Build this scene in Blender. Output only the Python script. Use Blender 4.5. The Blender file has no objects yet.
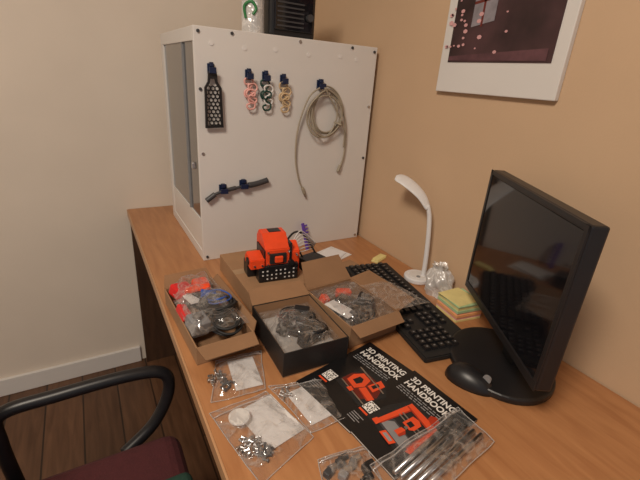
import bpy, bmesh, math, random
from mathutils import Vector, Matrix, noise
random.seed(7)
S = bpy.context.scene
DZ = 0.75   # desk top height

# ------------------------------------------------------------------ materials
def nt(name):
    m = bpy.data.materials.new(name); m.use_nodes = True
    n = m.node_tree.nodes; l = m.node_tree.links
    return m, n, l, n['Principled BSDF']

def mat(name, col, rough=.5, metal=0, var=.08, scale=30, bump=0, coat=0, spec=.5, bscale=None):
    m, n, l, b = nt(name)
    tc = n.new('ShaderNodeTexCoord'); no = n.new('ShaderNodeTexNoise')
    no.inputs['Scale'].default_value = scale; no.inputs['Detail'].default_value = 4
    l.new(tc.outputs['Object'], no.inputs['Vector'])
    cr = n.new('ShaderNodeValToRGB')
    cr.color_ramp.elements[0].position = .3; cr.color_ramp.elements[1].position = .7
    cr.color_ramp.elements[0].color = (*[c*(1-var) for c in col], 1)
    cr.color_ramp.elements[1].color = (*[min(1, c*(1+var)) for c in col], 1)
    l.new(no.outputs['Fac'], cr.inputs['Fac']); l.new(cr.outputs['Color'], b.inputs['Base Color'])
    b.inputs['Roughness'].default_value = rough; b.inputs['Metallic'].default_value = metal
    b.inputs['Specular IOR Level'].default_value = spec
    b.inputs['Coat Weight'].default_value = coat
    if bump:
        n2 = n.new('ShaderNodeTexNoise'); n2.inputs['Scale'].default_value = bscale or scale*4
        l.new(tc.outputs['Object'], n2.inputs['Vector'])
        bp = n.new('ShaderNodeBump'); bp.inputs['Strength'].default_value = bump; bp.inputs['Distance'].default_value = .002
        l.new(n2.outputs['Fac'], bp.inputs['Height']); l.new(bp.outputs['Normal'], b.inputs['Normal'])
    return m

def wood(name, c1, c2, sc=(6, .6, 6), rough=.38, planks=False):
    m, n, l, b = nt(name)
    tc = n.new('ShaderNodeTexCoord'); mp = n.new('ShaderNodeMapping')
    mp.inputs['Scale'].default_value = sc
    l.new(tc.outputs['Object'], mp.inputs['Vector'])
    no = n.new('ShaderNodeTexNoise'); no.inputs['Scale'].default_value = 9; no.inputs['Detail'].default_value = 7
    no.inputs['Distortion'].default_value = .6
    l.new(mp.outputs['Vector'], no.inputs['Vector'])
    cr = n.new('ShaderNodeValToRGB'); cr.color_ramp.elements[0].position = .3; cr.color_ramp.elements[1].position = .72
    cr.color_ramp.elements[0].color = (*c1, 1); cr.color_ramp.elements[1].color = (*c2, 1)
    l.new(no.outputs['Fac'], cr.inputs['Fac'])
    out = cr.outputs['Color']
    if planks:
        br = n.new('ShaderNodeTexBrick'); br.inputs['Scale'].default_value = 1
        br.inputs['Brick Width'].default_value = 1.2; br.inputs['Row Height'].default_value = .13
        br.inputs['Mortar Size'].default_value = .003
        br.inputs['Color1'].default_value = (1, 1, 1, 1); br.inputs['Color2'].default_value = (.75, .75, .75, 1)
        br.inputs['Mortar'].default_value = (.2, .2, .2, 1)
        m2 = n.new('ShaderNodeMapping'); m2.inputs['Rotation'].default_value = (0, 0, math.pi/2)
        l.new(tc.outputs['Object'], m2.inputs['Vector']); l.new(m2.outputs['Vector'], br.inputs['Vector'])
        mx = n.new('ShaderNodeMixRGB'); mx.blend_type = 'MULTIPLY'; mx.inputs[0].default_value = 1
        l.new(out, mx.inputs[1]); l.new(br.outputs['Color'], mx.inputs[2]); out = mx.outputs[0]
    l.new(out, b.inputs['Base Color']); b.inputs['Roughness'].default_value = rough
    return m

def plastic_film(name, tint=(.97, .97, .98), fac=.10, rough=.12, bsc=35, edge=.55, milky=(.60, .59, .58), dif=.45, crease_glint=.30):
    """polythene: transparent, with glossy reflection, slight haze and painted-in wrinkle highlights"""
    m, n, l, b = nt(name); n.remove(b)
    out = n['Material Output']
    tr = n.new('ShaderNodeBsdfTransparent'); tr.inputs['Color'].default_value = (*tint, 1)
    gl = n.new('ShaderNodeBsdfGlossy'); gl.inputs['Color'].default_value = (.95, .95, .97, 1)
    gl.inputs['Roughness'].default_value = rough
    df = n.new('ShaderNodeBsdfDiffuse'); df.inputs['Color'].default_value = (*milky, 1)
    sm = n.new('ShaderNodeMixShader'); sm.inputs[0].default_value = dif
    l.new(gl.outputs[0], sm.inputs[1]); l.new(df.outputs[0], sm.inputs[2])
    lw = n.new('ShaderNodeLayerWeight'); lw.inputs['Blend'].default_value = .30
    pw = n.new('ShaderNodeMath'); pw.operation = 'POWER'; pw.inputs[1].default_value = 1.6
    ma = n.new('ShaderNodeMath'); ma.operation = 'MULTIPLY_ADD'
    ma.inputs[1].default_value = edge; ma.inputs[2].default_value = fac; ma.use_clamp = True
    tc = n.new('ShaderNodeTexCoord'); no = n.new('ShaderNodeTexNoise'); no.inputs['Scale'].default_value = bsc
    no.inputs['Distortion'].default_value = 2.0; no.inputs['Detail'].default_value = 1
    l.new(tc.outputs['Object'], no.inputs['Vector'])
    bp = n.new('ShaderNodeBump'); bp.inputs['Strength'].default_value = .5; bp.inputs['Distance'].default_value = .01
    l.new(no.outputs['Fac'], bp.inputs['Height'])
    l.new(bp.outputs['Normal'], gl.inputs['Normal'])
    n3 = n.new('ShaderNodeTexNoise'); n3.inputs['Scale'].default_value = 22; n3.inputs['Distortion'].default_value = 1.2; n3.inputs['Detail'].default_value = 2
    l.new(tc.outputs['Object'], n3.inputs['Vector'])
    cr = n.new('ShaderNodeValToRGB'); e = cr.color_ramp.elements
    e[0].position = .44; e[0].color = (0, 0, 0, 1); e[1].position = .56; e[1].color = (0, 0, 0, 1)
    x = e.new(.5); x.color = (crease_glint, crease_glint, crease_glint, 1)  # wrinkle highlights painted into the film as whitish noise streaks
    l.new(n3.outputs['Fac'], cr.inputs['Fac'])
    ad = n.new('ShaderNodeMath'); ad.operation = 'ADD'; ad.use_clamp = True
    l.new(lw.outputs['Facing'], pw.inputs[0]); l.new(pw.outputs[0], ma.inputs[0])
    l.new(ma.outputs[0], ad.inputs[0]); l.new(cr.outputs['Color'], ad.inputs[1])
    mx = n.new('ShaderNodeMixShader')
    l.new(ad.outputs[0], mx.inputs[0]); l.new(tr.outputs[0], mx.inputs[1]); l.new(sm.outputs[0], mx.inputs[2])
    l.new(mx.outputs[0], out.inputs['Surface'])
    return m

M = {}
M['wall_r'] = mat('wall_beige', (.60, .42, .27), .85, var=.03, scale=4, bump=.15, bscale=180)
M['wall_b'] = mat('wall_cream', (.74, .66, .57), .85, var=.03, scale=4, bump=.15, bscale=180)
M['ceil'] = mat('ceiling_paint', (.75, .72, .68), .9)
M['desk'] = wood('desk_beech', (.38, .165, .066), (.49, .235, .10), (7, .8, 7), .36)
M['edge'] = wood('desk_edge', (.46, .25, .125), (.56, .32, .17), (7, .8, 7), .4)
M['floor'] = wood('floor_laminate', (.085, .038, .018), (.16, .078, .04), (5, .5, 5), .4, True)
M['walnut'] = wood('dark_walnut', (.045, .022, .012), (.085, .042, .022), (5, 5, .6), .5)
M['white'] = mat('white_laminate', (.72, .70, .68), .42, var=.02, scale=5)
M['whitep'] = mat('white_plastic', (.80, .80, .82), .3, var=.01)
M['paper'] = mat('white_paper', (.74, .72, .71), .8, var=.05, bump=.3)
M['acryl'] = mat('smoked_acrylic', (.06, .065, .07), .12, var=.05, coat=.6)
M['black'] = mat('black_plastic', (.012, .012, .014), .38)
M['blackm'] = mat('black_matte', (.016, .015, .015), .65)
M['blackg'] = mat('black_gloss', (.006, .006, .008), .08, coat=.2)
M['navy'] = mat('navy_plastic', (.008, .018, .06), .4)
M['orange'] = mat('orange_print', (.88, .075, .015), .42, bump=.3, bscale=300)
M['orange2'] = mat('orange_ink', (.80, .085, .025), .35)
M['orange3'] = mat('orange_ink_dark', (.42, .035, .012), .35)
M['dred'] = mat('dark_red_ink', (.14, .015, .010), .35)
M['red'] = mat('red_plastic', (.70, .02, .02), .3)
M['pink'] = mat('pink_print', (.80, .42, .38), .5)
M['green'] = mat('dark_green_print', (.012, .055, .042), .5)
M['beigep'] = mat('beige_print', (.60, .44, .26), .5)
M['cable'] = mat('beige_cable', (.36, .31, .235), .55)
M['silver'] = mat('steel', (.55, .55, .56), .28, 1)
M['dgrey'] = mat('dark_grey', (.05, .05, .055), .45)
M['grey'] = mat('grey_plastic', (.25, .25, .26), .45)
M['card'] = mat('cardboard', (.35, .20, .105), .85, var=.08, scale=12, bump=.4, bscale=90)
M['card_in'] = mat('cardboard_inner', (.29, .16, .082), .9, var=.08, scale=12, bump=.4, bscale=90)
M['blackcard'] = mat('black_carton', (.014, .013, .013), .5)
M['cover'] = mat('book_cover_black', (.008, .008, .009), .35)
M['pages'] = mat('book_pages', (.65, .62, .58), .8)
M['ink_w'] = mat('white_ink', (.85, .83, .80), .5, var=0)
M['ink_g'] = mat('grey_ink', (.30, .30, .31), .5, var=0)
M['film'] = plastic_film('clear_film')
M['film_t'] = plastic_film('clear_film_thick', fac=.12, rough=.14, edge=.6, crease_glint=.25, dif=.35)
M['film2'] = plastic_film('milky_film', fac=.60, rough=.25, milky=(.78, .77, .76), dif=.8, crease_glint=.3)
M['rim'] = plastic_film('film_seal', fac=.40, rough=.2, milky=(.70, .69, .68), dif=.6, crease_glint=0)
M['purple'] = mat('purple_plastic', (.13, .06, .45), .4)
M['blue'] = mat('blue_plastic', (.03, .10, .42), .4)
M['yel'] = mat('note_yellow', (.78, .68, .30), .8)
M['grn'] = mat('note_green', (.45, .64, .36), .8)
M['org'] = mat('note_orange', (.88, .42, .18), .8)
M['pnk'] = mat('note_pink', (.82, .42, .40), .8)
M['maroon'] = mat('maroon_fabric', (.07, .013, .016), .9, bump=.5, scale=60)
M['gfab'] = mat('green_fabric', (.015, .05, .035), .9, bump=.5, scale=60)
M['gplast'] = mat('green_plastic', (.03, .20, .06), .4)
M['rubber'] = mat('black_rubber', (.015, .015, .016), .6)

# ------------------------------------------------------------------ helpers
def link(o, parent=None):
    S.collection.objects.link(o)
    if parent: o.parent = parent
    return o

def group(name, loc, rz=0, rx=0, ry=0):
    e = bpy.data.objects.new(name, None); e.empty_display_size = .02
    e.location = loc; e.rotation_euler = (rx, ry, rz); S.collection.objects.link(e); return e

def mesh(name, vs, fs, m, parent=None, smooth=False, loc=(0, 0, 0), rot=(0, 0, 0)):
    me = bpy.data.meshes.new(name); me.from_pydata([tuple(v) for v in vs], [], fs); me.update()
    for mm in (m if isinstance(m, list) else [m]): me.materials.append(mm)
    if smooth:
        for p in me.polygons: p.use_smooth = True
    o = bpy.data.objects.new(name, me); o.location = loc; o.rotation_euler = rot
    return link(o, parent)

def bx(name, lo, hi, m, parent=None, bev=0, rot=(0, 0, 0), seg=2):
    c = [(a+b)/2 for a, b in zip(lo, hi)]; h = [abs(b-a)/2 for a, b in zip(lo, hi)]
    bm = bmesh.new(); bmesh.ops.create_cube(bm, size=2)
    for v in bm.verts: v.co = Vector((v.co.x*h[0], v.co.y*h[1], v.co.z*h[2]))
    if bev: bmesh.ops.bevel(bm, geom=bm.edges[:], offset=bev, segments=seg, affect='EDGES', profile=.5)
    me = bpy.data.meshes.new(name); bm.to_mesh(me); bm.free(); me.materials.append(m)
    o = bpy.data.objects.new(name, me); o.location = c; o.rotation_euler = rot
    return link(o, parent)

def catmull(pts, n=8, cyc=False):
    P = [Vector(p) for p in pts]; out = []
    N = len(P); rng = N if cyc else N-1
    for i in range(rng):
        if cyc: a, b, c, d = P[(i-1) % N], P[i], P[(i+1) % N], P[(i+2) % N]
        else: a, b, c, d = P[max(i-1, 0)], P[i], P[i+1], P[min(i+2, N-1)]
        for k in range(n):
            t = k/n
            out.append(.5*((2*b)+(-a+c)*t+(2*a-5*b+4*c-d)*t*t+(-a+3*b-3*c+d)*t**3))
    if not cyc: out.append(P[-1])
    return out

def tube_data(pts, r, seg=8, cyc=False):
    vs, fs = [], []; N = len(pts); up = None
    for i, p in enumerate(pts):
        a = pts[(i-1) % N] if (cyc or i > 0) else p
        b = pts[(i+1) % N] if (cyc or i < N-1) else p
        t = (b-a)
        t = t.normalized() if t.length > 1e-9 else Vector((0, 0, 1))
        if up is None: up = Vector((0, 0, 1)) if abs(t.z) < .9 else Vector((1, 0, 0))
        u = (up - t*up.dot(t))
        if u.length < 1e-6: u = t.orthogonal()
        u.normalize(); up = u; w = t.cross(u)
        rr = r(i/(N-1)) if callable(r) else r
        for k in range(seg):
            an = 2*math.pi*k/seg; vs.append(p+(u*math.cos(an)+w*math.sin(an))*rr)
    for i in range(N if cyc else N-1):
        for k in range(seg):
            j = (i+1) % N
            fs.append((i*seg+k, i*seg+(k+1) % seg, j*seg+(k+1) % seg, j*seg+k))
    if not cyc:
        fs.append(tuple(reversed(range(seg)))); fs.append(tuple((N-1)*seg+k for k in range(seg)))
    return vs, fs

def tube(name, pts, r, m, parent=None, cyc=False, seg=8, n=8, raw=False):
    P = [Vector(p) for p in pts] if raw else catmull(pts, n, cyc)
    vs, fs = tube_data(P, r, seg, cyc)
    return mesh(name, vs, fs, m, parent, True)

def merge_tubes(name, lst, m, parent=None, seg=6, n=6):
    V, F = [], []
    for pts, r in lst:
        vs, fs = tube_data(catmull(pts, n), r, seg); o = len(V); V += vs; F += [tuple(i+o for i in f) for f in fs]
    return mesh(name, V, F, m, parent, True)

def cyl(name, c, r, h, m, parent=None, axis='z', seg=24, sx=1, bev=0):
    bm = bmesh.new(); bmesh.ops.create_cone(bm, cap_ends=True, segments=seg, radius1=r, radius2=r, depth=h)
    if bev:
        es = [e for e in bm.edges if abs(e.verts[0].co.z-e.verts[1].co.z) < 1e-7]
        bmesh.ops.bevel(bm, geom=es, offset=bev, segments=3, affect='EDGES', profile=.5)
    for v in bm.verts: v.co.x *= sx
    R = {'z': Matrix.Identity(3), 'y': Matrix.Rotation(math.pi/2, 3, 'X'), 'x': Matrix.Rotation(math.pi/2, 3, 'Y')}[axis]
    for v in bm.verts: v.co = R @ v.co
    me = bpy.data.meshes.new(name); bm.to_mesh(me); bm.free(); me.materials.append(m)
    o = bpy.data.objects.new(name, me); o.location = c
    return link(o, parent)

def prism(name, poly, z0, z1, m, parent=None, loc=(0, 0, 0), rot=(0, 0, 0), bev=0):
    n = len(poly); bm = bmesh.new()
    a = [bm.verts.new((x, y, z0)) for x, y in poly]; b = [bm.verts.new((x, y, z1)) for x, y in poly]
    bm.faces.new(a[::-1]); bm.faces.new(b)
    for i in range(n): bm.faces.new((a[i], a[(i+1) % n], b[(i+1) % n], b[i]))
    bmesh.ops.recalc_face_normals(bm, faces=bm.faces[:])
    if bev: bmesh.ops.bevel(bm, geom=bm.edges[:], offset=bev, segments=2, affect='EDGES')
    me = bpy.data.meshes.new(name); bm.to_mesh(me); bm.free(); me.materials.append(m)
    o = bpy.data.objects.new(name, me); o.location = loc; o.rotation_euler = rot
    return link(o, parent)

def boxes(name, lst, m, parent=None, loc=(0, 0, 0), rot=(0, 0, 0)):
    V, F = [], []
    for lo, hi in lst:
        o = len(V)
        for z in (lo[2], hi[2]):
            V += [(lo[0], lo[1], z), (hi[0], lo[1], z), (hi[0], hi[1], z), (lo[0], hi[1], z)]
        F += [(o+3, o+2, o+1, o), (o+4, o+5, o+6, o+7)]
        for i in range(4): j = (i+1) % 4; F.append((o+i, o+j, o+4+j, o+4+i))
    return mesh(name, V, F, m, parent, False, loc, rot)

def quadpanel(name, p, m, parent=None, th=.002):
    P = [Vector(q) for q in p]; n = (P[1]-P[0]).cross(P[3]-P[0]).normalized()*th/2
    V = [q-n for q in P]+[q+n for q in P]
    F = [(3, 2, 1, 0), (4, 5, 6, 7)]+[(i, (i+1) % 4, 4+(i+1) % 4, 4+i) for i in range(4)]
    return mesh(name, V, F, m, parent)

def film_sheet(name, c4, z0, bulge, m, parent=None, seed=0, amp=.006, n=36, lift=.0008, freq=20, rim=False):
    a, b, c, d = [Vector(q) for q in c4]; V, F = [], []
    for j in range(n+1):
        for i in range(n+1):
            s, t = i/n, j/n
            p = a*(1-s)*(1-t)+b*s*(1-t)+c*s*t+d*(1-s)*t
            e = (min(s, 1-s, t, 1-t)*4); e = min(1, e); e = e*e*(3-2*e)
            q = Vector((p.x*freq+seed*7.1, p.y*freq+seed*3.3, seed*1.7))
            r = abs(noise.noise(q))+.4*abs(noise.noise(q*2.3))
            wob = Vector((noise.noise(q*.8+Vector((9, 0, 0))), noise.noise(q*.8+Vector((0, 9, 0)))))*.004
            zz = z0+lift+bulge*e*(.55+.6*abs(noise.noise(q*.35)))+amp*r*(.35+.65*e)
            V.append((p.x+wob.x, p.y+wob.y, zz))
    for j in range(n):
        for i in range(n):
            o = j*(n+1)+i; F.append((o, o+1, o+n+2, o+n+1))
    if rim:
        N = n+1
        loop = [V[i] for i in range(N)]+[V[j*N+n] for j in range(1, N)]+[V[n*N+i] for i in range(n-1, -1, -1)]+[V[j*N] for j in range(n-1, 0, -1)]
        tube(name+'_seam', [Vector(p)+Vector((0, 0, .0006)) for p in loop], .0009, M['rim'], parent, cyc=True, raw=True, seg=5)
        P = [Vector(V[(n-3)*N+i])+Vector((0, 0, .0008)) for i in range(N)]
        tube(name+'_zip', P, .0012, M['rim'], parent, raw=True, seg=5)
    return mesh(name, V, F, m, parent, True)

def screw_pile(name, c, rad, num, m, parent=None, L=.009, r=.0016, zh=.006):
    V, F = [], []
    for k in range(num):
        an = random.uniform(0, 6.28); rr = rad*math.sqrt(random.random())
        p = Vector((c[0]+rr*math.cos(an), c[1]+rr*math.sin(an), c[2]+r+random.uniform(0, zh)*(1-rr/rad)))
        d = Vector((random.uniform(-1, 1), random.uniform(-1, 1), random.uniform(-.05, .15))).normalized()*L*random.uniform(.6, 1)
        for pts, q in (([p, p+d], r), ([p+d, p+d*1.18], r*1.9)):
            vs, fs = tube_data(pts, q, 6); o = len(V); V += vs; F += [tuple(i+o for i in f) for f in fs]
    return mesh(name, V, F, m, parent)

def text(name, s, size, loc, m, parent, ext=.0002, sx=1):
    cu = bpy.data.curves.new(name, 'FONT'); cu.body = s; cu.size = size; cu.extrude = ext; cu.offset = size*.022
    cu.materials.append(m); o = bpy.data.objects.new(name, cu); o.location = loc; o.scale = (sx, 1, 1)
    return link(o, parent)

# ------------------------------------------------------------------ room
bx('floor', (-2.2, -1.8, -.05), (.87, 1.72, 0), M['floor'])
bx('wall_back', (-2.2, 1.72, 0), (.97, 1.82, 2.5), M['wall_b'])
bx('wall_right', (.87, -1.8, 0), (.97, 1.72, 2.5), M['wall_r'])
bx('wall_left', (-2.3, -1.8, 0), (-2.2, 1.82, 2.5), M['wall_b'])
bx('ceiling', (-2.3, -1.8, 2.5), (.97, 1.82, 2.55), M['ceil'])
bx('baseboard_back', (-2.2, 1.705, 0), (.10, 1.72, .08), M['white'], bev=.003)
bx('baseboard_left', (-2.2, -1.8, 0), (-2.185, 1.70, .08), M['white'], bev=.003)

# ------------------------------------------------------------------ desk
g = group('desk', (0, 0, 0))
bx('desktop', (.118, -.35, DZ-.03), (.866, 1.716, DZ), M['desk'], g, .0015)
bx('edge_band', (.114, -.35, DZ-.03), (.118, 1.716, DZ-.0005), M['edge'], g, .0008)
bx('back_panel', (.12, 1.685, .0), (.86, 1.703, DZ-.03), M['walnut'], g, .001)
for i, (y) in enumerate((-.30, .60, 1.62)):
    bx('leg_%d' % (i+1), (.30, y, 0), (.34, y+.04, DZ-.03), M['dgrey'], g, .003)
    bx('leg_back_%d' % (i+1), (.80, y, 0), (.84, y+.04, DZ-.03), M['dgrey'], g, .003)

# ------------------------------------------------------------------ enclosure
EX, EY, EW, ED, EH = .272, 1.13, .577, .46, .649
g = group('printer_enclosure', (EX, EY, DZ))
bx('front_panel', (0, 0, 0), (EW, .012, EH), M['white'], g, .0015)
bx('top_panel', (0, .012, EH-.035), (EW, ED, EH), M['white'], g, .0015)
bx('bottom_panel', (0, .012, 0), (EW, ED, .03), M['white'], g, .0015)
bx('right_panel', (EW-.012, .012, .03), (EW, ED, EH-.035), M['white'], g, .001)
bx('back_panel', (.012, ED-.01, .03), (EW-.012, ED, EH-.035), M['white'], g, .001)
bx('side_lower_panel', (.002, .012, .03), (.012, ED-.04, .13), M['white'], g, .001)
bx('side_window', (.005, .012, .13), (.009, ED-.04, EH-.035), M['acryl'], g)
bx('side_window_stile', (.0, .14, .13), (.0055, .15, EH-.035), M['grey'], g)
bx('rear_post', (0, ED-.04, .03), (.035, ED, EH-.035), M['white'], g, .002)
bx('window_handle', (-.012, .03, .28), (.0, .045, .30), M['silver'], g, .003)
k = 0
for x, z in [(.012, .637), (.10, .64), (.30, .64), (.48, .64), (.565, .635), (.012, .33), (.012, .012), (.565, .30), (.565, .012), (.30, .012), (.012, .50), (.565, .47)]:
    k += 1; cyl('screw_%d' % k, (x, -.0015, z), .0042, .003, M['dgrey'] if k % 3 else M['silver'], g, 'y', 12)
for i, x in enumerate((.045, .135, .225, .33, .44, .50)):
    cyl('hole_plug_%d' % (i+1), (x, -.0006, .612-.004*(i % 2)), .006, .0016, M['paper'], g, 'y', 16)

FY = EY   # front face y
def hook(name, x, z, w=.016):
    g = group(name, (x, FY, z))
    bx('plate', (-w/2, -.004, -.012), (w/2, 0, .014), M['navy'], g, .001)
    bx('arm', (-w/2, -.020, -.010), (w/2, -.004, -.005), M['navy'], g, .001)
    bx('tip', (-w/2, -.023, -.010), (w/2, -.019, .005), M['navy'], g, .001)
    bx('knob', (-w/4, -.014, .006), (w/4, -.002, .017), M['navy'], g, .001)
for x, z in [(.416, 1.292), (.466, 1.290), (.521, 1.285)]: hook('wall_hook', x, z, .018)
hook('wall_hook', .645, 1.278, .022)
hook('wall_hook', .337, .975, .022); hook('wall_hook', .399, .985, .022)
hook('wall_hook', .313, 1.30, .018)

# hexagon-patterned spatula rack
g = group('honeycomb_scraper', (.313, FY-.012, 1.225))
out = [(-.022, -.074), (.027, -.072), (.024, .03), (.014, .045), (.012, .070), (-.010, .070), (-.012, .045), (-.021, .03)]
inn = [(-.016, -.067), (.021, -.065), (.0185, .028), (.009, .041), (.006, .052), (-.005, .052), (-.007, .041), (-.0155, .028)]
V = []; F = []
for y in (-.003, .003):
    V += [(x, y, z) for x, z in out]; V += [(x, y, z) for x, z in inn]
n = 8
for i in range(n):
    j = (i+1) % n
    F += [(i, j, n+j, n+i), (2*n+i, 3*n+i, 3*n+j, 2*n+j), (i, 2*n+i, 2*n+j, j), (n+i, n+j, 3*n+j, 3*n+i)]
mesh('frame', V, F, M['black'], g)
tl = []
for r in range(10):
    for c in range(4):
        cx = -.016+c*.0115+(.0057 if r % 2 else 0); cz = -.060+r*.0098
        if not (-.016 < cx < .019): continue
        pts = [(cx+.0062*math.cos(math.pi/6+a*math.pi/3), 0, cz+.0062*math.sin(math.pi/6+a*math.pi/3)) for a in range(7)]
        tl.append((pts, .0017))
V, F = [], []
for pts, r in tl:
    vs, fs = tube_data([Vector(p) for p in pts], r, 4); o = len(V); V += vs; F += [tuple(i+o for i in f) for f in fs]
mesh('honeycomb', V, F, M['black'], g)

# S shaped cable clips hanging on the hooks
def sclip(name, x, z, m, m2=None, w=.013):
    g = group(name, (x, FY-.008, z))
    def S_(ox, oz, s, mm, nm, y=0):
        pts = [(ox+s*w*.1, y, oz+.002), (ox-s*w*.8, y, oz+.001), (ox-s*w*.9, y, oz+.013), (ox+s*w*.3, y, oz+.017), (ox+s*w, y, oz+.006), (ox+s*w*.2, y, oz-.008),
               (ox-s*w*.9, y, oz-.018), (ox-s*w*.7, y, oz-.032), (ox+s*w*.5, y, oz-.034), (ox+s*w*.9, y, oz-.024), (ox+s*w*.2, y, oz-.020)]
        tube(nm, pts, .0026, mm, g, seg=6)
    S_(0, 0, 1, m, 'link_1'); S_(.004, -.030, -1, m, 'link_2', -.005)
    S_(.010, -.014, 1, m2 or m, 'link_3', -.003)
sclip('cable_clip', .416, 1.268, M['pink'])
sclip('cable_clip', .464, 1.266, M['green'], M['paper'])
sclip('cable_clip', .521, 1.262, M['beigep'])

# coiled usb cable
g = group('coiled_cable', (0, 0, 0))
pts = []
for k in range(5*14):
    a = 2*math.pi*k/14; turn = k/14
    cx = .662+.006*math.sin(turn*2.1); cz = 1.205-.004*turn
    rx = .052+.010*math.sin(turn*1.7+1); rz = .066+.006*math.cos(turn*2.3)
    pts.append((cx+rx*math.sin(a)+.008*math.sin(turn), FY-.010-.003*turn+.003*math.sin(a*3), cz+rz*math.cos(a)))
tube('coil', pts, .0025, M['cable'], g, seg=6, n=4)
tube('tail_left', [(.640, FY-.020, 1.273), (.600, FY-.018, 1.24), (.572, FY-.012, 1.15), (.570, FY-.008, 1.06), (.585, FY-.008, .99), (.603, FY-.008, .955)], .0026, M['cable'], g, seg=6)
tube('tail_right', [(.655, FY-.022, 1.272), (.705, FY-.020, 1.24), (.742, FY-.012, 1.17), (.752, FY-.008, 1.10), (.748, FY-.008, 1.05), (.736, FY-.008, 1.02)], .0026, M['cable'], g, seg=6)
tube('inner_strand', [(.650, FY-.024, 1.272), (.69, FY-.022, 1.22), (.738, FY-.014, 1.15), (.745, FY-.01, 1.09)], .0024, M['cable'], g, seg=6)
tube('plug_left', [(.600, FY-.008, .962), (.609, FY-.008, .940)], .0055, M['cable'], g, seg=8)
tube('plug_tip_left', [(.609, FY-.008, .940), (.613, FY-.008, .930)], .004, M['silver'], g, seg=8)
tube('plug_right', [(.740, FY-.008, 1.03), (.732, FY-.008, 1.008)], .0055, M['cable'], g, seg=8)
tube('wrap', [(.700, FY-.012, 1.17), (.712, FY-.034, 1.165), (.722, FY-.012, 1.16)], .003, M['cable'], g, seg=6)

# dark rod tool resting on two hooks
g = group('hex_key_tool', (0, FY-.0095, 0))
tube('rod', [(.290, 0, .948), (.30, 0, .957), (.335, 0, .970), (.40, 0, .981), (.43, 0, .985)], .0045, M['dgrey'], g, seg=8)
tube('handle', [(.415, 0, .983), (.44, 0, .986), (.476, 0, .995)], .009, M['dgrey'], g, seg=8)
tube('end_block', [(.286, 0, .945), (.312, 0, .963)], .008, M['dgrey'], g, seg=8)
tube('collar', [(.345, 0, .972), (.375, 0, .978)], .0065, M['dgrey'], g, seg=8)

# things on top of enclosure
TZ = DZ+EH
g = group('power_supply_case', (.508, 1.20, TZ))
bx('body', (0, 0, 0), (.150, .16, .20), M['black'], g, .012, seg=3)
bx('front_bezel', (.012, -.006, .02), (.138, .0, .185), M['blackg'], g, .003)
boxes('vents', [((.02, -.009, .03+i*.012), (.105, -.005, .034+i*.012)) for i in range(6)], M['dgrey'], g)
cyl('knob', (.122, -.012, .06), .010, .014, M['dgrey'], g, 'y')
g = group('glass_jar', (.468, 1.23, TZ))
cyl('glass', (0, 0, .065), .032, .13, M['film2'], g, bev=.004)
cyl('lid', (0, 0, .137), .033, .014, M['grey'], g, bev=.002)
tube('green_clip', [(-.028, -.018, .04), (-.032, -.018, .07), (-.016, -.029, .082), (-.004, -.034, .066), (-.012, -.032, .05)], .004, M['gplast'], g)

# ------------------------------------------------------------------ poster on the right wall
g = group('framed_poster', (.869, .856, 1.287))
bx('frame', (-.014, -.34, 0), (0, 0, .48), M['white'], g, .002)
bx('print', (-.0155, -.312, .072), (-.014, -.028, .45), mat('poster_dark', (.050, .022, .025), .5, var=.6, scale=9), g)
def wallpoly(name, pts, m, d=.0165):
    n_ = len(pts); mesh(name, [(-d, y, z) for y, z in pts], [tuple(range(n_))], m, g)
wallpoly('window_patch', [(-.085, .15), (-.150, .16), (-.150, .26), (-.085, .25)], mat('poster_grey', (.26, .24, .27), .6, var=.3))
wallpoly('window_bar', [(-.112, .15), (-.118, .15), (-.118, .26), (-.112, .26)], M['dred'], .0168)
wallpoly('window_rail', [(-.085, .198), (-.150, .206), (-.150, .212), (-.085, .204)], M['dred'], .0168)
wallpoly('roof', [(-.04, .27), (-.20, .31), (-.20, .34), (-.04, .30)], M['dred'])
wallpoly('ground_patch', [(-.03, .076), (-.30, .076), (-.30, .10), (-.03, .086)], mat('poster_mauve', (.12, .05, .06), .6, var=.3))
mp = mat('petal_pink', (.66, .36, .37), .6)
V, F = [], []
for k in range(44):
    y = -random.uniform(.012, .30); z = random.uniform(.085, .43); r = random.uniform(.003, .008); o = len(V)
    if k < 16: y = -random.uniform(.012, .08); z = random.uniform(.10, .25)
    a0 = random.random()*6
    V += [(-.0172, y+r*math.cos(a0+a*1.047), z+.7*r*math.sin(a0+a*1.047)) for a in range(6)]; F.append(tuple(range(o, o+6)))
mesh('petals', V, F, mp, g)

# ------------------------------------------------------------------ desk lamp
g = group('desk_lamp', (.824, .772, DZ))
cyl('base', (0, 0, .008), .040, .016, M['whitep'], g, bev=.005, seg=40)
cyl('base_ring', (0, 0, .0165), .025, .001, M['paper'], g, seg=32)
cyl('button', (-.008, -.012, .0175), .006, .002, M['grey'], g)
tube('stem', [(.012, -.012, .012), (.013, -.010, .06), (.012, -.004, .14), (.010, .004, .20), (.004, .012, .232)], lambda t: .0075-.001*t, M['whitep'], g, seg=12)
path = catmull([(.006, .010, .222), (-.004, .030, .252), (-.018, .058, .275), (-.032, .085, .290), (-.044, .108, .296)], 6)
V, F = [], []; N = len(path)
for i, p in enumerate(path):
    t = i/(N-1); w = .008+.018*math.sin(min(1, t*1.35+.05)*math.pi*.5) if t < .8 else .026*math.sqrt(max(.02, 1-((t-.8)/.2)**2*.95))
    tg = (path[min(i+1, N-1)]-path[max(i-1, 0)]).normalized()
    sd = (tg.cross(Vector((-.2, -.15, 1)))).normalized(); nn = sd.cross(tg)
    for k in range(12):
        a = 2*math.pi*k/12; V.append(p+sd*math.cos(a)*w+nn*math.sin(a)*.005)
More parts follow.
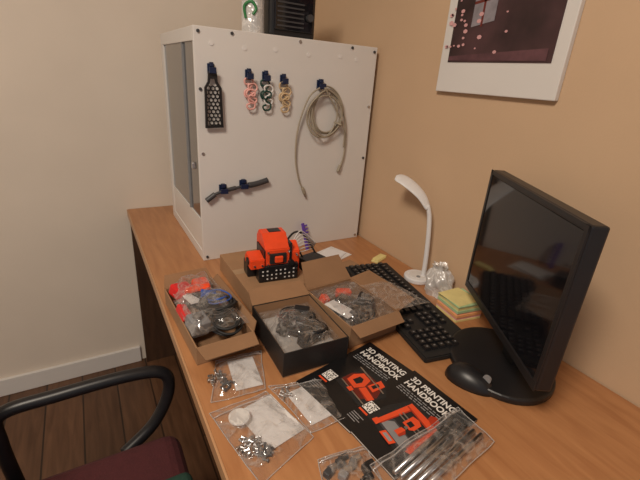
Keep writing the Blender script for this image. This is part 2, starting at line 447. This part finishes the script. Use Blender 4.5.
for i in range(N-1):
    for k in range(12): F.append((i*12+k, i*12+(k+1) % 12, (i+1)*12+(k+1) % 12, (i+1)*12+k))
F += [tuple(range(11, -1, -1)), tuple((N-1)*12+k for k in range(12))]
mesh('head', V, F, M['whitep'], g, True)

# ------------------------------------------------------------------ sticky note block
g = group('sticky_notes', (.797, .585, DZ), math.radians(-8))
z = 0
for i, (mm, h, dx) in enumerate([('yel', .006, 0), ('pnk', .007, .001), ('org', .008, -.001), ('pnk', .004, .002), ('grn', .008, 0), ('yel', .009, .001), ('grn', .004, -.001)]):
    bx('pad_%d' % (i+1), (-.040+dx, -.040+dx, z), (.040+dx, .040+dx, z+h), M[mm], g, .0006); z += h
bx('loose_note', (-.042, -.035, z), (.032, .040, z+.001), M['yel'], g, rot=(0, 0, .12))
g = group('note_strip', (.80, .93, DZ), .4)
bx('pad', (-.03, -.012, 0), (.03, .012, .006), M['yel'], g, .001)
bx('pad_top', (-.02, -.010, .006), (.034, .014, .009), M['yel'], g, .001)

# crumpled white plastic bag near the wall: a gathered sack with folds and a twisted neck
g = group('crumpled_plastic_bag', (.826, .682, DZ))
V, F = [], []; NA, NH = 48, 16
for j in range(NH+1):
    t = j/NH; z = .085*t
    base = (.034*(1-.25*t) if t < .6 else .034*(.85-(t-.6)*1.5))+.003
    if t > .85: base = .012+.05*(t-.85)
    for i in range(NA):
        a = 2*math.pi*i/NA
        q = Vector((math.cos(a)*1.3, math.sin(a)*1.3, t*2.2+4))
        r = base*(1+.28*noise.noise(q*1.4)+.16*math.sin(a*7+3*noise.noise(q)+t*3)*(.4+.6*t))
        V.append((min(.038, r*math.cos(a)), r*1.15*math.sin(a)+.012*t, z+.010*noise.noise(q*1.7)*t))
for j in range(NH):
    for i in range(NA): F.append((j*NA+i, j*NA+(i+1) % NA, (j+1)*NA+(i+1) % NA, (j+1)*NA+i))
mesh('bag', V, F, M['film2'], g, True)

# ------------------------------------------------------------------ keyboard
g = group('keyboard', (.680, .674, DZ), math.radians(-100))
prism('base', [(-.225, -.076), (.225, -.076), (.225, .076), (-.225, .076)], 0, .014, M['blackm'], g, bev=.003)
keys = []; marks = []
def key(x, y, w=1, d=1):
    u = .0186
    cx, cy = x*u-.219, y*u-.064
    keys.append(((cx+.0012, cy+.0012), (cx+w*u-.0012, cy+d*u-.0012)))
    marks.append((cx+.4*u, cy+.45*u))
for r in range(4):
    if r == 0:
        x = 0
        for w in (1.25, 1.25, 1.25, 5.5, 1.25, 1.25, 1.5, 1.75): key(x, 0, w); x += w
    elif r == 1:
        key(0, 1, 2); x = 2
        for _ in range(10): key(x, 1); x += 1
        key(x, 1, 3)
    elif r == 2:
        key(0, 2, 1.75); x = 1.75
        for _ in range(11): key(x, 2); x += 1
        key(x, 2, 2.25)
    else:
        key(0, 3, 1.5); x = 1.5
        for _ in range(13): key(x, 3, 1 if _ < 12 else 1.5); x += 1
for i in range(13): key(i, 4)
key(13, 4, 2)
for i in range(15): key(i+.0, 5.4)
for r in (0, 3, 4): [key(15.4+i, r) for i in range(3)]
key(16.4, 1); [key(15.4+i, 5.4) for i in range(3)]
for r in range(5): [key(18.8+i, r) for i in range(4)]
V, F = [], []
for (a, b) in keys:
    o = len(V); q = .0022; z0, z1 = .013, .021
    V += [(a[0], a[1], z0), (b[0], a[1], z0), (b[0], b[1], z0), (a[0], b[1], z0),
          (a[0]+q, a[1]+q, z1), (b[0]-q, a[1]+q, z1), (b[0]-q, b[1]-q, z1), (a[0]+q, b[1]-q, z1)]
    F += [(o+4, o+5, o+6, o+7)]+[(o+i, o+(i+1) % 4, o+4+(i+1) % 4, o+4+i) for i in range(4)]
mesh('keycaps', V, F, M['black'], g)
boxes('legends', [((x, y, .021), (x+.003, y+.004, .0212)) for x, y in marks], M['grey'], g)

# ------------------------------------------------------------------ cartons
def carton(name, loc, rz, w, d, h, mo, mi, flaps):
    g = group(name, loc, rz); t = .0025
    bx('bottom', (-w/2, -d/2, 0), (w/2, d/2, t), mi, g)
    for nm, lo, hi in (('front', (-w/2, -d/2, t), (w/2, -d/2+t, h)), ('back', (-w/2, d/2-t, t), (w/2, d/2, h)),
                       ('left', (-w/2, -d/2+t, t), (-w/2+t, d/2-t, h)), ('right', (w/2-t, -d/2+t, t), (w/2, d/2-t, h))):
        bx('side_'+nm, lo, hi, mo, g, .0005)
    lin = .0006
    bx('liner_back', (-w/2+t, d/2-t-lin, t), (w/2-t, d/2-t, h-.001), mi, g)
    bx('liner_right', (w/2-t-lin, -d/2+t, t), (w/2-t, d/2-t, h-.001), mi, g)
    bx('liner_left', (-w/2+t, -d/2+t, t), (-w/2+t+lin, d/2-t, h-.001), mi, g)
    for side, L, ang, sh in flaps:
        a = math.radians(ang); o, z = L*math.cos(a), L*math.sin(a)
        if side == 'back': P = [(-w/2, d/2, h), (w/2, d/2, h), (w/2-sh, d/2+o, h+z), (-w/2+sh, d/2+o, h+z)]
        if side == 'front': P = [(-w/2, -d/2, h), (w/2, -d/2, h), (w/2-sh, -d/2-o, h+z), (-w/2+sh, -d/2-o, h+z)]
        if side == 'right': P = [(w/2, -d/2, h), (w/2, d/2, h), (w/2+o, d/2-sh, h+z), (w/2+o, -d/2+sh, h+z)]
        if side == 'left': P = [(-w/2, -d/2, h), (-w/2, d/2, h), (-w/2-o, d/2-sh, h+z), (-w/2-o, -d/2+sh, h+z)]
        quadpanel('flap_'+side, P, mi, g)
    return g

# closed brown box under the extruder
g = group('cardboard_box', (.388, .925, DZ), math.radians(0))
bx('body', (-.088, -.125, 0), (.088, .125, .05), M['card'], g, .001)
bx('lid_flap', (-.088, -.125, .0502), (.088, -.002, .0515), M['card'], g, .0004)
bx('lid_flap_back', (-.088, .002, .0502), (.088, .125, .0515), M['card'], g, .0004)
bx('tape', (-.088, -.014, .0515), (.088, .014, .0518), mat('packing_tape', (.38, .24, .13), .3), g)

# black open carton
g = carton('black_open_carton', (.352, .645, DZ), math.radians(-2), .146, .185, .058, M['blackcard'], M['card_in'],
           [('back', .045, 25, .004)])
def coil(name, c, r, turns, m, parent, th=.0022, z=.01, seed=1, ell=1.0):
    pts = []
    for k in range(turns*10):
        a = 2*math.pi*k/10; rr = r*(1+.22*math.sin(k*.37+seed)); pts.append((c[0]+rr*math.cos(a)*ell, c[1]+rr*math.sin(a), c[2]+z*k/(turns*10)+.003*math.sin(k*1.3+seed)))
    return tube(name, pts, th, m, parent, seg=6, n=4)
coil('cable_coil_1', (.010, .022, .028), .034, 6, M['rubber'], g, .0036, .026, 1)
coil('cable_coil_2', (.026, -.020, .030), .026, 5, M['black'], g, .0036, .024, 3)
bx('connector_1', (-.045, .00, .03), (-.012, .02, .052), M['black'], g, .003, rot=(0, .2, .5))
bx('connector_2', (.01, .03, .045), (.045, .05, .062), M['black'], g, .003, rot=(.2, 0, -.6))
bx('connector_3', (-.02, -.055, .03), (.02, -.035, .05), M['black'], g, .003, rot=(.2, 0, .3))
bx('connector_4', (-.01, -.015, .045), (.015, .005, .060), M['black'], g, .003, rot=(.2, .3, .9))
bx('white_tray', (-.066, -.085, .008), (.066, .085, .022), mat('tray_grey', (.42, .40, .38), .6), g, .003)
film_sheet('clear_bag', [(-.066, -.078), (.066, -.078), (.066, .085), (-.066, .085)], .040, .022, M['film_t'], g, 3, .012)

# right open carton
g = carton('open_carton', (.510, .675, DZ), math.radians(4), .142, .185, .056, M['card'], M['card_in'],
           [('back', .070, 48, .012), ('right', .060, 12, .006), ('front', .030, -25, .006)])
bx('motor_part', (-.03, -.01, .012), (.015, .035, .055), M['black'], g, .004, rot=(.1, .1, .5))
bx('orange_part', (.0, .045, .03), (.040, .065, .052), M['orange'], g, .004, rot=(.2, .1, -.3))
bx('orange_part_small', (-.050, .040, .03), (-.030, .065, .05), M['orange'], g, .004, rot=(.2, .3, -.1))
bx('black_bracket', (.018, -.03, .035), (.055, .01, .062), M['black'], g, .004, rot=(.3, .1, .7))
bx('black_bracket_small', (-.03, -.06, .03), (.0, -.03, .052), M['dgrey'], g, .004, rot=(.1, .1, .2))
bx('white_label', (-.06, -.05, .050), (-.02, .02, .052), M['paper'], g, rot=(.1, .1, .3))
coil('wire', (.01, -.03, .025), .03, 3, M['rubber'], g, .002, .015, 2)
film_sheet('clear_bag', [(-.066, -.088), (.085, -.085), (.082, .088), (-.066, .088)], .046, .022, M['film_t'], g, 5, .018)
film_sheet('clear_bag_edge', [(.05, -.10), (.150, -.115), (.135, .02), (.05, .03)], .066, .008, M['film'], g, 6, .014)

# left open carton
g = carton('parts_carton', (.191, .795, DZ), math.radians(3), .122, .262, .042, M['card'], M['card_in'],
           [('front', .040, -5, .006), ('right', .020, 60, .01), ('back', .035, 40, .008)])
bx('red_cover', (-.05, .06, .032), (.00, .115, .060), M['red'], g, .006, rot=(.2, .2, .4))
bx('orange_bracket', (-.03, .045, .055), (.030, .066, .072), M['orange'], g, .005, rot=(.1, -.2, -.4))
bx('orange_cap', (.0, .09, .04), (.04, .118, .062), M['orange'], g, .006, rot=(.3, .1, .2))
bx('motor', (-.055, -.075, .025), (-.015, -.035, .062), M['grey'], g, .003, rot=(.25, .1, .2))
cyl('motor_shaft_boss', (-.036, -.058, .066), .010, .006, M['silver'], g)
bx('red_strip', (-.060, -.030, .04), (-.040, .018, .058), M['red'], g, .003, rot=(.1, .3, .1))
bx('dark_part', (-.025, .01, .035), (.025, .045, .066), M['blackm'], g, .004, rot=(.2, .3, .6))
bx('white_label', (-.040, -.008, .068), (-.008, .028, .070), M['paper'], g, rot=(.15, .2, .3))
bx('blue_pouch', (-.005, .000, .066), (.030, .030, .072), M['blue'], g, .002, rot=(.1, .2, -.3))
bx('silver_pouch', (-.01, -.06, .04), (.05, .03, .046), M['silver'], g, .002, rot=(.1, .1, .2))
coil('black_cable', (.02, -.03, .050), .034, 5, M['rubber'], g, .0032, .026, 2)
coil('blue_cable', (.026, -.012, .066), .024, 2, M['blue'], g, .0020, .012, 4)
coil('black_cable_2', (.02, -.085, .03), .026, 4, M['rubber'], g, .0030, .03, 7)
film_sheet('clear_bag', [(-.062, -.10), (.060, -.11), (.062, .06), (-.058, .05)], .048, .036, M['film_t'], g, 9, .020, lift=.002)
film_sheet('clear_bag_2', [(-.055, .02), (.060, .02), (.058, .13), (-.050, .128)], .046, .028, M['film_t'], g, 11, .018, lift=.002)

# ------------------------------------------------------------------ extruder assembly
g = group('printer_extruder', (.318, .845, DZ+.0518), math.radians(-6))
bx('fan_shroud', (.022, 0, 0), (.128, .034, .046), M['black'], g, .003)
boxes('vent_dots', [((.030+i*.0118, -.0012, .008+j*.011), (.0340+i*.0118, .0005, .0112+j*.011)) for i in range(8) for j in range(3) if (i*3+j) % 4 or j == 1], M['paper'], g)
def xprism(name, poly, x0, x1, m, bev=.002):
    return prism(name, [(y, z) for y, z in poly], x0, x1, m, g, rot=(math.pi/2, 0, math.pi/2), bev=bev)
xprism('main_housing', [(.004, .042), (.092, .042), (.092, .100), (.075, .120), (.040, .120), (.004, .088)], .040, .104, M['orange'])
xprism('left_arm', [(.0, .040), (.06, .040), (.06, .060), (.045, .074), (.0, .066)], .0, .037, M['orange'])
bx('arm_gap', (.036, .006, .03), (.041, .075, .085), M['black'], g)
xprism('right_bracket', [(.010, .012), (.06, .012), (.06, .085), (.04, .095), (.010, .075)], .110, .134, M['orange'])
bx('bracket_gap', (.103, .008, .02), (.111, .080, .100), M['black'], g)
bx('motor', (.002, .040, 0), (.044, .084, .040), M['black'], g, .004)
bx('rear_motor', (.050, .060, 0), (.100, .098, .042), M['black'], g, .004)
bx('top_slot', (.060, .045, .1185), (.092, .070, .1215), M['black'], g, .001)
bx('front_recess', (.050, -.001, .050), (.094, .010, .078), M['blackm'], g, .002)
bx('idler', (.062, -.006, .054), (.084, .004, .072), M['orange'], g, .003)
cyl('left_pulley', (-.001, .025, .055), .010, .006, M['black'], g, 'x')
cyl('knob', (.107, .0, .05), .008, .010, M['black'], g, 'y')
for i, (x, z) in enumerate([(.046, .048), (.100, .048), (.046, .082), (.100, .082), (.122, .03), (.122, .07), (.01, .05), (.03, .05)]):
    cyl('bolt_%d' % (i+1), (x, .003 if i < 4 else .0005, z), .0028, .008, M['silver'], g, 'y', 10)
ws = []
for i in range(7):
    ws.append(([(.128, .05, .085-.006*i), (.155+.004*i, .07, .105-.010*i), (.185+.006*i, .085+.006*i, .085-.010*i), (.215+.004*i, .09+.012*i, .055-.008*i)], .0015))
merge_tubes('white_wires', ws, M['paper'], g)
merge_tubes('black_wires', [([(.11, .08, .06), (.15, .10, .09), (.19, .12, .07), (.22, .10, .02)], .003), ([(.11, .085, .05), (.15, .11, .06), (.18, .10, .01)], .0025)], M['black'], g)

# small things behind
g = group('cable_comb', (.615, 1.085, DZ), math.radians(20), rx=math.radians(-18))
bx('spine', (-.006, 0, 0), (.006, .005, .095), M['purple'], g, .001)
boxes('teeth', [((.006, 0, .01+i*.012), (.018, .005, .015+i*.012)) for i in range(7)], M['purple'], g)
g = group('paper_sheet', (.665, 1.02, DZ), math.radians(20))
bx('sheet', (-.06, -.045, 0), (.06, .045, .002), M['paper'], g)
bx('sheet_folded', (-.05, -.04, .003), (.045, .03, .006), M['whitep'], g, rot=(0, .02, .25))
g = group('small_black_box', (.560, .955, DZ), math.radians(15))
bx('body', (-.035, -.03, 0), (.035, .03, .035), M['blackm'], g, .002)
bx('lid', (-.036, -.031, .030), (.036, .031, .040), M['black'], g, .002)
g = group('kraft_card', (.69, .94, DZ), math.radians(12))
bx('card', (-.05, -.03, 0), (.02, .02, .003), M['card'], g)

# ------------------------------------------------------------------ handbooks
def printer_art(g, ox, oy, s, z, kind):
    cnt = [0]
    def pl(nm, pts, m):
        cnt[0] += 1; dz = .00012*cnt[0]
        prism(nm, [(ox+x*s, oy+y*s) for x, y in pts], z+dz-.0001, z+dz+.0001, M[m], g)
    if kind == 2:
        pl('art_glow', [(-.05, .05), (.95, -.08), (1.12, .5), (.95, 1.0), (.15, 1.05), (-.02, .55)], 'blackm')
        pl('art_bed', [(.05, .14), (.80, .02), (1.02, .28), (.28, .42)], 'dgrey')
        pl('art_bed_top', [(.14, .17), (.76, .07), (.93, .27), (.32, .38)], 'grey')
        pl('art_frame_left', [(.10, .15), (.19, .13), (.31, .93), (.20, .97)], 'orange2')
        pl('art_frame_left_side', [(.19, .13), (.22, .16), (.335, .90), (.31, .93)], 'orange3')
        pl('art_frame_top', [(.20, .97), (.19, .87), (.88, .74), (.90, .86), (.82, .90)], 'orange2')
        pl('art_frame_top_edge', [(.20, .87), (.20, .84), (.87, .71), (.88, .74)], 'orange3')
        pl('art_frame_right', [(.84, .12), (.93, .16), (.91, .82), (.82, .80)], 'orange2')
        pl('art_frame_right_side', [(.81, .14), (.84, .12), (.82, .80), (.79, .78)], 'orange3')
        pl('art_rail', [(.26, .64), (.82, .55), (.82, .575), (.26, .67)], 'silver')
        pl('art_rail_2', [(.25, .56), (.81, .48), (.81, .50), (.25, .585)], 'silver')
        pl('art_extruder', [(.42, .48), (.60, .45), (.66, .52), (.66, .70), (.56, .76), (.43, .74)], 'orange2')
        pl('art_extruder_fan', [(.47, .52), (.58, .50), (.59, .61), (.48, .63)], 'black')
        pl('art_nozzle', [(.50, .42), (.57, .41), (.56, .48), (.51, .48)], 'silver')
        pl('art_model', [(.46, .22), (.60, .20), (.63, .33), (.56, .40), (.48, .38)], 'orange2')
        pl('art_model_shade', [(.56, .21), (.60, .20), (.63, .33), (.57, .39)], 'orange3')
        pl('art_display', [(.34, -.02), (.62, -.06), (.66, .06), (.38, .10)], 'orange2')
        pl('art_display_glass', [(.39, .01), (.58, -.02), (.60, .04), (.42, .07)], 'ink_g')
        pl('art_foot', [(.07, .06), (.20, .04), (.21, .15), (.09, .17)], 'orange2')
        pl('art_foot_2', [(.86, .06), (.98, .10), (.97, .20), (.86, .16)], 'orange2')
        pl('art_spool', [(.62, .92), (.74, .86), (.82, .93), (.80, 1.04), (.68, 1.08), (.60, 1.02)], 'orange3')
    else:
        pl('art_glow', [(-.05, .05), (.9, -.1), (1.1, .6), (.7, 1.05), (.05, .9)], 'blackm')
        pl('art_body_dark', [(.0, .22), (.75, .05), (.98, .40), (.85, .78), (.25, .85), (.02, .55)], 'dred')
        pl('art_body', [(.10, .30), (.42, .22), (.55, .45), (.50, .72), (.22, .78), (.08, .55)], 'orange2')
        pl('art_body_hole', [(.20, .40), (.36, .36), (.42, .50), (.36, .62), (.24, .62)], 'black')
        pl('art_arm', [(.50, .30), (.92, .18), (.98, .32), (.58, .46)], 'orange2')
        pl('art_arm_shade', [(.52, .27), (.90, .14), (.92, .18), (.50, .30)], 'orange3')
        pl('art_tower', [(.58, .52), (.80, .46), (.86, .84), (.66, .92)], 'orange2')
        pl('art_tower_slot', [(.64, .58), (.74, .55), (.78, .74), (.69, .78)], 'black')
        pl('art_rod', [(.0, .86), (.98, .62), (.99, .65), (.01, .90)], 'silver')
        pl('art_rod_2', [(.02, .18), (.96, -.02), (.97, .01), (.03, .21)], 'silver')
        pl('art_knob', [(.30, .08), (.44, .05), (.47, .16), (.34, .20)], 'orange2')
def qr(g, x, y, s, z):
    bx('qr_back', (x, y, z), (x+s, y+s, z+.0002), M['ink_w'], g)
    rnd = random.Random(3); L = []
    n_ = 11; c = s*.88/n_; q = s*.06
    for i in range(n_):
        for j in range(n_):
            if rnd.random() < .42: L.append(((x+q+i*c, y+q+j*c, z+.0002), (x+q+(i+1)*c, y+q+(j+1)*c, z+.0003)))
    boxes('qr_code', L, M['cover'], g)
def book(tl, ang, z, rr, art):
    a = math.radians(ang); uy = Vector((-math.sin(a), math.cos(a)))
    o = Vector(tl)-uy*.210
    g = group('handbook', (o.x, o.y, z), a)
    bx('pages', (.001, .001, .0004), (.147, .209, .0046), M['pages'], g)
    bx('cover_back', (0, 0, 0), (.148, .210, .0004), M['cover'], g)
    bx('cover_front', (0, 0, .0046), (.148, .210, .0052), M['cover'], g)
    bx('spine', (-.0008, 0, 0), (.0008, .210, .0052), M['cover'], g)
    T = .0053
    text('title_line_1', '3D PRINTING', .0195, (.012, .182, T), M['ink_w'], g, sx=.88)
    text('title_line_2', 'HANDBOOK', .0195, (.012, .163, T), M['ink_w'], g, sx=.92)
    L = []
    rnd = random.Random(rr)
    for r in range(3):
        x = .012
        while x < .105:
            w = rnd.uniform(.004, .012); L.append(((x, .154-r*.0058, T), (x+w, .1560-r*.0058, T+.0002))); x += w+.0025
    boxes('subtitle', L, M['ink_g'], g)
    printer_art(g, *art[:3], T, art[3])
    qr(g, .014, .052, .024, T)
    bx('qr_caption', (.014, .044, T), (.036, .048, T+.0002), M['orange2'], g)
    L = [((.014, .032-i*.005, T), (.014+.026-.006*(i % 2), .0335-i*.005, T+.0002)) for i in range(4)]
    boxes('fine_print', L, M['ink_g'], g)
    return g
book((.500, .572), -79, DZ, 1, (.046, .060, .080, 1))
book((.528, .455), -84, DZ+.0001, 2, (.040, .040, .098, 2))

# ------------------------------------------------------------------ bags with screws and paper
def hbag(name, c4, sheets, piles, seed, bulge=.012):
    g = group(name, (0, 0, DZ))
    for i, (c, w, d, rz) in enumerate(sheets):
        bx('paper_insert_%d' % (i+1), (c[0]-w/2, c[1]-d/2, .001+.0012*i), (c[0]+w/2, c[1]+d/2, .002+.0012*i), M['paper'], g, rot=(0, 0, rz))
    for i, (c, r, n_) in enumerate(piles):
        screw_pile('screws_%d' % (i+1), (c[0], c[1], .0028), r, n_, M['silver'] if i % 2 == 0 else M['dgrey'], g)
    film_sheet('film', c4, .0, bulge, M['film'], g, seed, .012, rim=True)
    return g
hbag('screw_bag', [(.132, .552), (.235, .540), (.268, .650), (.172, .657)], [((.214, .600), .052, .085, -.12)], [((.160, .605), .016, 26), ((.172, .580), .012, 14)], 1)
hbag('screw_bag', [(.156, .370), (.262, .408), (.232, .536), (.124, .528)], [((.212, .470), .072, .100, .20)], [((.165, .435), .017, 46), ((.180, .412), .012, 20)], 2)
hbag('screw_bag', [(.266, .418), (.332, .414), (.352, .524), (.240, .545)], [((.300, .475), .065, .085, .10)], [((.262, .51), .010, 14)], 4)
g = group('clear_cap', (.165, .490, DZ+.013)); cyl('disc', (0, 0, 0), .018, .004, M['film2'], g, bev=.001)

# rods in a bag
g = group('smooth_rods', (0, 0, DZ))
for i in range(5):
    tube('rod_%d' % (i+1), [(.335+.004*i, .290-.010*i, .013+.001*(i % 2)), (.490+.006*i, .322-.011*i, .013+.001*(i % 2))], .0038, M['silver'], g, raw=True, seg=12)
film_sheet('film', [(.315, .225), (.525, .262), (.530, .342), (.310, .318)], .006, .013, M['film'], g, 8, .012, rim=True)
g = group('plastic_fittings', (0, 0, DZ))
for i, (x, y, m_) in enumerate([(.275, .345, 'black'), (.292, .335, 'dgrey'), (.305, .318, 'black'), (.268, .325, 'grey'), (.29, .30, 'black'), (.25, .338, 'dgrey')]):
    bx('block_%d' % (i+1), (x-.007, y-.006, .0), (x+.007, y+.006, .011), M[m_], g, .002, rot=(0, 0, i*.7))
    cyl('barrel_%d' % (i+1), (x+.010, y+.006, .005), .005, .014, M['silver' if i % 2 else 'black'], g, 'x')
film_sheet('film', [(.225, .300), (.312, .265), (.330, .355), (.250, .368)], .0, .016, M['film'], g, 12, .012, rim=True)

# ------------------------------------------------------------------ monitor
ang = math.atan2(-.85, -.52)
g = group('computer_monitor', (.789, .573, DZ), ang)
ny = Vector((-math.sin(ang), math.cos(ang)))
fs = 1 if ny.dot(Vector((-.85, .52))) > 0 else -1
def mb(nm, x0, x1, y0, y1, z0, z1, m_, b=0):
    bx(nm, (x0, min(y0*fs, y1*fs), z0), (x1, max(y0*fs, y1*fs), z1), m_, g, b)
WM = .37
mb('shell', 0, WM, -.028, 0, .09, .385, M['black'], .004)
mb('screen', .012, WM-.012, 0, .0012, .108, .373, M['blackg'])
mb('bezel_bottom', 0, WM, 0, .003, .09, .107, M['black'], .001)
mb('bezel_side', 0, .010, 0, .003, .107, .385, M['black'], .001)
mb('bezel_top', 0, WM, 0, .003, .375, .385, M['black'], .001)
mb('bezel_side_2', WM-.010, WM, 0, .003, .107, .385, M['black'], .001)
mb('rear_hub', .12, .25, -.055, -.028, .16, .30, M['black'], .006)
mb('column', .160, .210, -.070, -.045, .01, .28, M['black'], .004)
cyl('foot', (.190, -.030*fs, .008), .105, .016, M['black'], g, sx=1.15, bev=.005, seg=48)

g = group('computer_mouse', (.612, .385, DZ), math.radians(-70))
bm = bmesh.new(); bmesh.ops.create_uvsphere(bm, u_segments=24, v_segments=16, radius=1)
for v in bm.verts: v.co = Vector((v.co.x*.050*(1-.08*v.co.y), v.co.y*.030*(1-.12*v.co.x), max(0, v.co.z)*.034*(1-.18*v.co.x)))
me = bpy.data.meshes.new('shell'); bm.to_mesh(me); bm.free(); me.materials.append(M['black'])
for p in me.polygons: p.use_smooth = True
link(bpy.data.objects.new('shell', me), g)
cyl('wheel', (.030, 0, .026), .008, .006, M['grey'], g, 'y')

# ------------------------------------------------------------------ office chair
g = group('office_chair', (-.095, .60, 0), 0)
def blob(nm, c, h, m_, bev=.03):
    return bx(nm, [c[i]-h[i] for i in range(3)], [c[i]+h[i] for i in range(3)], m_, g, bev, seg=4)
blob('seat', (0, 0, .46), (.20, .17, .04), M['maroon'], .035)
blob('green_cushion', (.115, -.08, .515), (.082, .10, .020), M['gfab'], .018)
blob('backrest', (-.24, 0, .80), (.03, .16, .20), M['maroon'], .028)
tube('back_bar', [(-.05, 0, .41), (-.24, 0, .42), (-.285, 0, .52), (-.28, 0, .75)], .014, M['black'], g)
for s, nm in ((1, 'far'), (-1, 'near')):
    tube('armrest_'+nm, [(-.12, .19*s, .46), (-.13, .20*s, .58), (-.12, .205*s, .645), (-.02, .205*s, .655), (.12, .205*s, .655), (.185, .205*s, .635), (.19, .205*s, .575), (.15, .20*s, .50), (.08, .185*s, .455)], .014, M['black'], g, seg=10)
cyl('gas_lift', (0, 0, .25), .028, .34, M['black'], g)
cyl('mechanism', (0, 0, .41), .07, .03, M['black'], g)
for i in range(5):
    a = i*2*math.pi/5+.3
    tube('star_leg_%d' % (i+1), [(0, 0, .10), (.10*math.cos(a), .10*math.sin(a), .095), (.20*math.cos(a), .20*math.sin(a), .065)], .017, M['black'], g, seg=8)
    cyl('castor_%d' % (i+1), (.185*math.cos(a), .185*math.sin(a), .028), .028, .03, M['rubber'], g, 'x')

# ------------------------------------------------------------------ lights
def area(name, loc, tgt, size, e, col):
    L = bpy.data.lights.new(name, 'AREA'); L.size = size; L.energy = e; L.color = col
    o = bpy.data.objects.new(name, L); o.location = loc
    o.rotation_euler = (Vector(tgt)-Vector(loc)).to_track_quat('-Z', 'Y').to_euler(); S.collection.objects.link(o)
area('ceiling_light', (-.75, -.1, 2.44), (-.3, .4, 0), .5, 37, (1, .87, .72))
w = bpy.data.worlds.new('world'); S.world = w; w.use_nodes = True
w.node_tree.nodes['Background'].inputs[0].default_value = (.95, .92, 1, 1)
w.node_tree.nodes['Background'].inputs[1].default_value = .28
S.view_settings.view_transform = 'Standard'

# ------------------------------------------------------------------ camera
cam = bpy.data.cameras.new('camera'); cam.sensor_width = 36; cam.lens = 36*398/640; cam.clip_start = .02
co = bpy.data.objects.new('camera', cam); S.collection.objects.link(co)
R = Matrix(((.8668, .1328, -.4805), (-.4947, .3606, -.7908), (.0683, .9236, .3774)))
q = R.to_quaternion().normalized()
co.matrix_world = Matrix.Translation((0, 0, DZ+.55)) @ q.to_matrix().to_4x4()
S.camera = co
